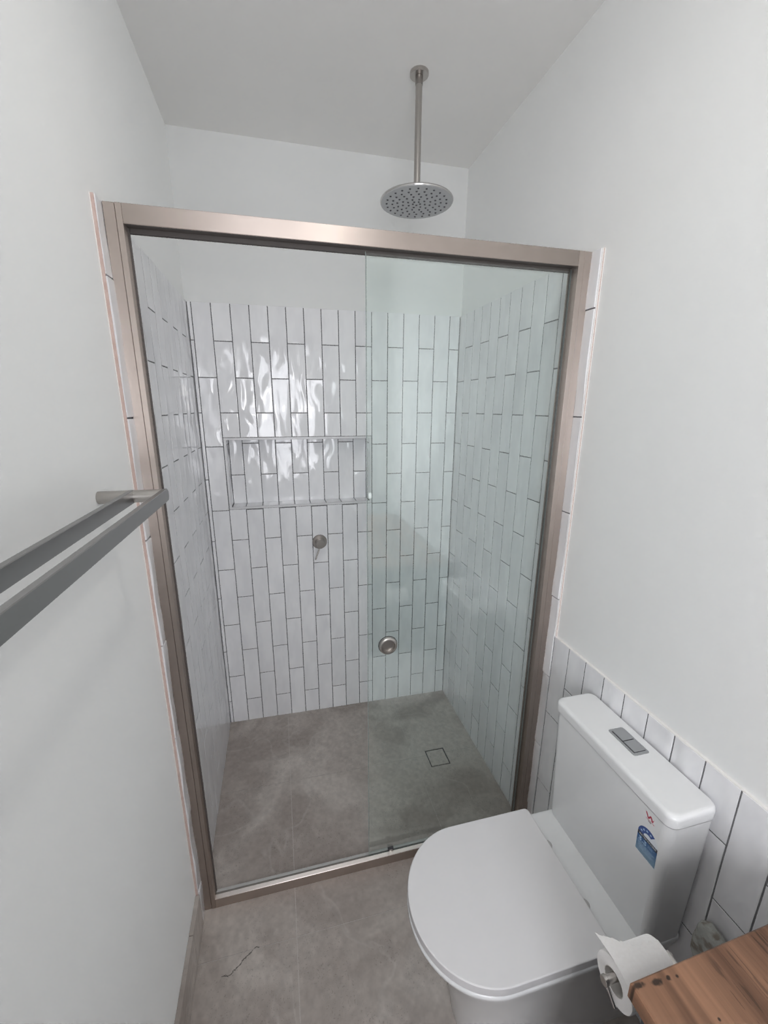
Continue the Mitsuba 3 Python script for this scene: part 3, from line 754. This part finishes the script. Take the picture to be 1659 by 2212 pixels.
# ------------------------------------------------------------------ vanity: wooden top, dark cabinet
VX0, VY1, VY0, VZ = 0.8062, -0.8325, -1.95, 0.850
top = Polygon([(VX0, VY1), (W - 0.004, -0.8212), (W - 0.004, VY0), (VX0, VY0)])
rings = [at_z(np.array(top.buffer(-o, join_style=2).exterior.coords)[:-1], z) for o, z in ((0.002, VZ - 0.032), (0.0, VZ - 0.030), (0.0, VZ - 0.0022), (0.0022, VZ))]
obj("countertop", loft(rings), "mat_wood")
tag("countertop", "reddish-brown wooden bench top with dark nail holes near its corner", "bench top")
obj("vanity_cabinet__body", bx(VX0 + 0.035, W - 0.004, VY0 + 0.01, VY1 - 0.012, 0.0, VZ - 0.033), "mat_cabinet")
tag("vanity_cabinet", "dark blue-grey vanity cabinet under the wooden bench top", "cabinet")
for i, (a, b) in enumerate(((VY1 - 0.014, -1.205), (-1.209, -1.572), (-1.576, VY0 + 0.012))):
    obj("vanity_cabinet__door", rbox(VX0 + 0.016, VX0 + 0.0345, b, a, 0.08, VZ - 0.036, 0.0015), "mat_cabinet")

# ------------------------------------------------------------------ toilet roll and holder
QX0, QX1, QY, QZ, QR, QC = 0.862, 0.964, -0.7665, 0.7000, 0.0405, 0.0200
obj("toilet_roll", lathe([(QC + 0.0012, 0), (QR - 0.0006, 0), (QR, 0.0008), (QR, QX1 - QX0 - 0.0008), (QR - 0.0006, QX1 - QX0), (QC + 0.0012, QX1 - QX0)], (QX0, QY, QZ), (9, QY, QZ), 72), "mat_paper", 40)
tag("toilet_roll", "white toilet paper roll with a torn loose end on the pin beside the bench top", "toilet roll")
obj("toilet_roll__core", lathe([(QC, 0), (QC + 0.0012, 0), (QC + 0.0012, QX1 - QX0), (QC, QX1 - QX0), (QC, 0)], (QX0 - 0.0001, QY, QZ), (9, QY, QZ), 48), "mat_card", 40)
# loose end: leaves the roll near its top and juts out over the far side, torn along its edge
nu, nv = 110, 36
fr = random.Random(3)
P = []
torn = meshkit.fbm(np.stack([np.linspace(0, 26, nu), np.zeros(nu), np.zeros(nu)], -1), 4, 5)
for i in range(nu):
    s = i / (nu - 1)
    x = QX0 + 0.0005 + (QX1 - QX0 - 0.001) * s
    L = 0.048 - 0.034 * min(1, s / 0.42) - 0.006 * max(0, s - 0.40) / 0.60 + (torn[i] - 0.5) * 0.011 + 0.0045 * math.exp(-((s - 0.40) / 0.05) ** 2)
    for j in range(nv):
        q = j / (nv - 1)
        a_end = math.radians(98)                       # where the sheet leaves the roll
        if q < 0.6:                                    # hugging it, from the side that the bench top hides
            aa = math.radians(-30) + (a_end - math.radians(-30)) * q / 0.6
            y, z = QY - (QR + 0.0003) * math.cos(aa), QZ + (QR + 0.0003) * math.sin(aa)
        else:
            t = L * (q - 0.6) / 0.4
            y = QY - (QR + 0.0003) * math.cos(a_end) + t * 0.99
            z = QZ + (QR + 0.0003) * math.sin(a_end) - t * 0.05 - 2.0 * t * t
        P.append((x, y, z))
P = np.array(P)
idx = np.arange(nu * nv).reshape(nu, nv)
F = np.concatenate([np.stack([idx[:-1, :-1], idx[1:, :-1], idx[1:, 1:]], -1).reshape(-1, 3), np.stack([idx[:-1, :-1], idx[1:, 1:], idx[:-1, 1:]], -1).reshape(-1, 3)])
obj("toilet_roll__loose_end", (np.concatenate([P, P - [0, 0, 0.0005]]), np.concatenate([F, F[:, ::-1] + len(P)])), "mat_paper", True)
labels["toilet_roll__loose_end"] = {"label": "torn loose end of the paper"}
PZ = QZ + QC - 0.0072
obj("toilet_roll_holder__pin", rod((0.842, QY, PZ), (0.985, QY, PZ), 0.0068), "mat_steel", 30)
tag("toilet_roll_holder", "brushed steel toilet roll pin with a small drop bar fixed to the vanity side", "toilet roll holder")
obj("toilet_roll_holder__drop_bar", rod((0.8425, QY - 0.004, PZ - 0.002), (0.8530, QY - 0.018, PZ - 0.040), 0.0030), "mat_chrome", 30)
obj("toilet_roll_holder__end_stop", rod((0.838, QY, PZ), (0.845, QY, PZ), 0.0085), "mat_steel", 30)
obj("toilet_roll_holder__arm", rod((0.978, QY + 0.006, PZ), (0.978, VY1 - 0.012, PZ), 0.0085), "mat_steel", 30)
obj("toilet_roll_holder__wall_plate", rod((0.978, VY1 - 0.0045, PZ), (0.978, VY1 - 0.012, PZ), 0.022), "mat_steel", 30)

# ------------------------------------------------------------------ stained pipe cover between cistern and vanity
m = trimesh.creation.icosphere(4)
v = np.array(m.vertices)
v = np.sign(v) * np.abs(v) ** 0.62
v *= 1 + 0.22 * (meshkit.fbm(v * 2.3 + 5, 4, 2)[:, None] - 0.5)
m.vertices = v * [0.019, 0.031, 0.058] + [W - 0.019, -0.690, 0.500]
obj("pipe_cover", m, "mat_wrap", 50)
tag("pipe_cover", "lumpy grey stained pipe wrapping on the tiled wall between cistern and bench top", "pipe cover")
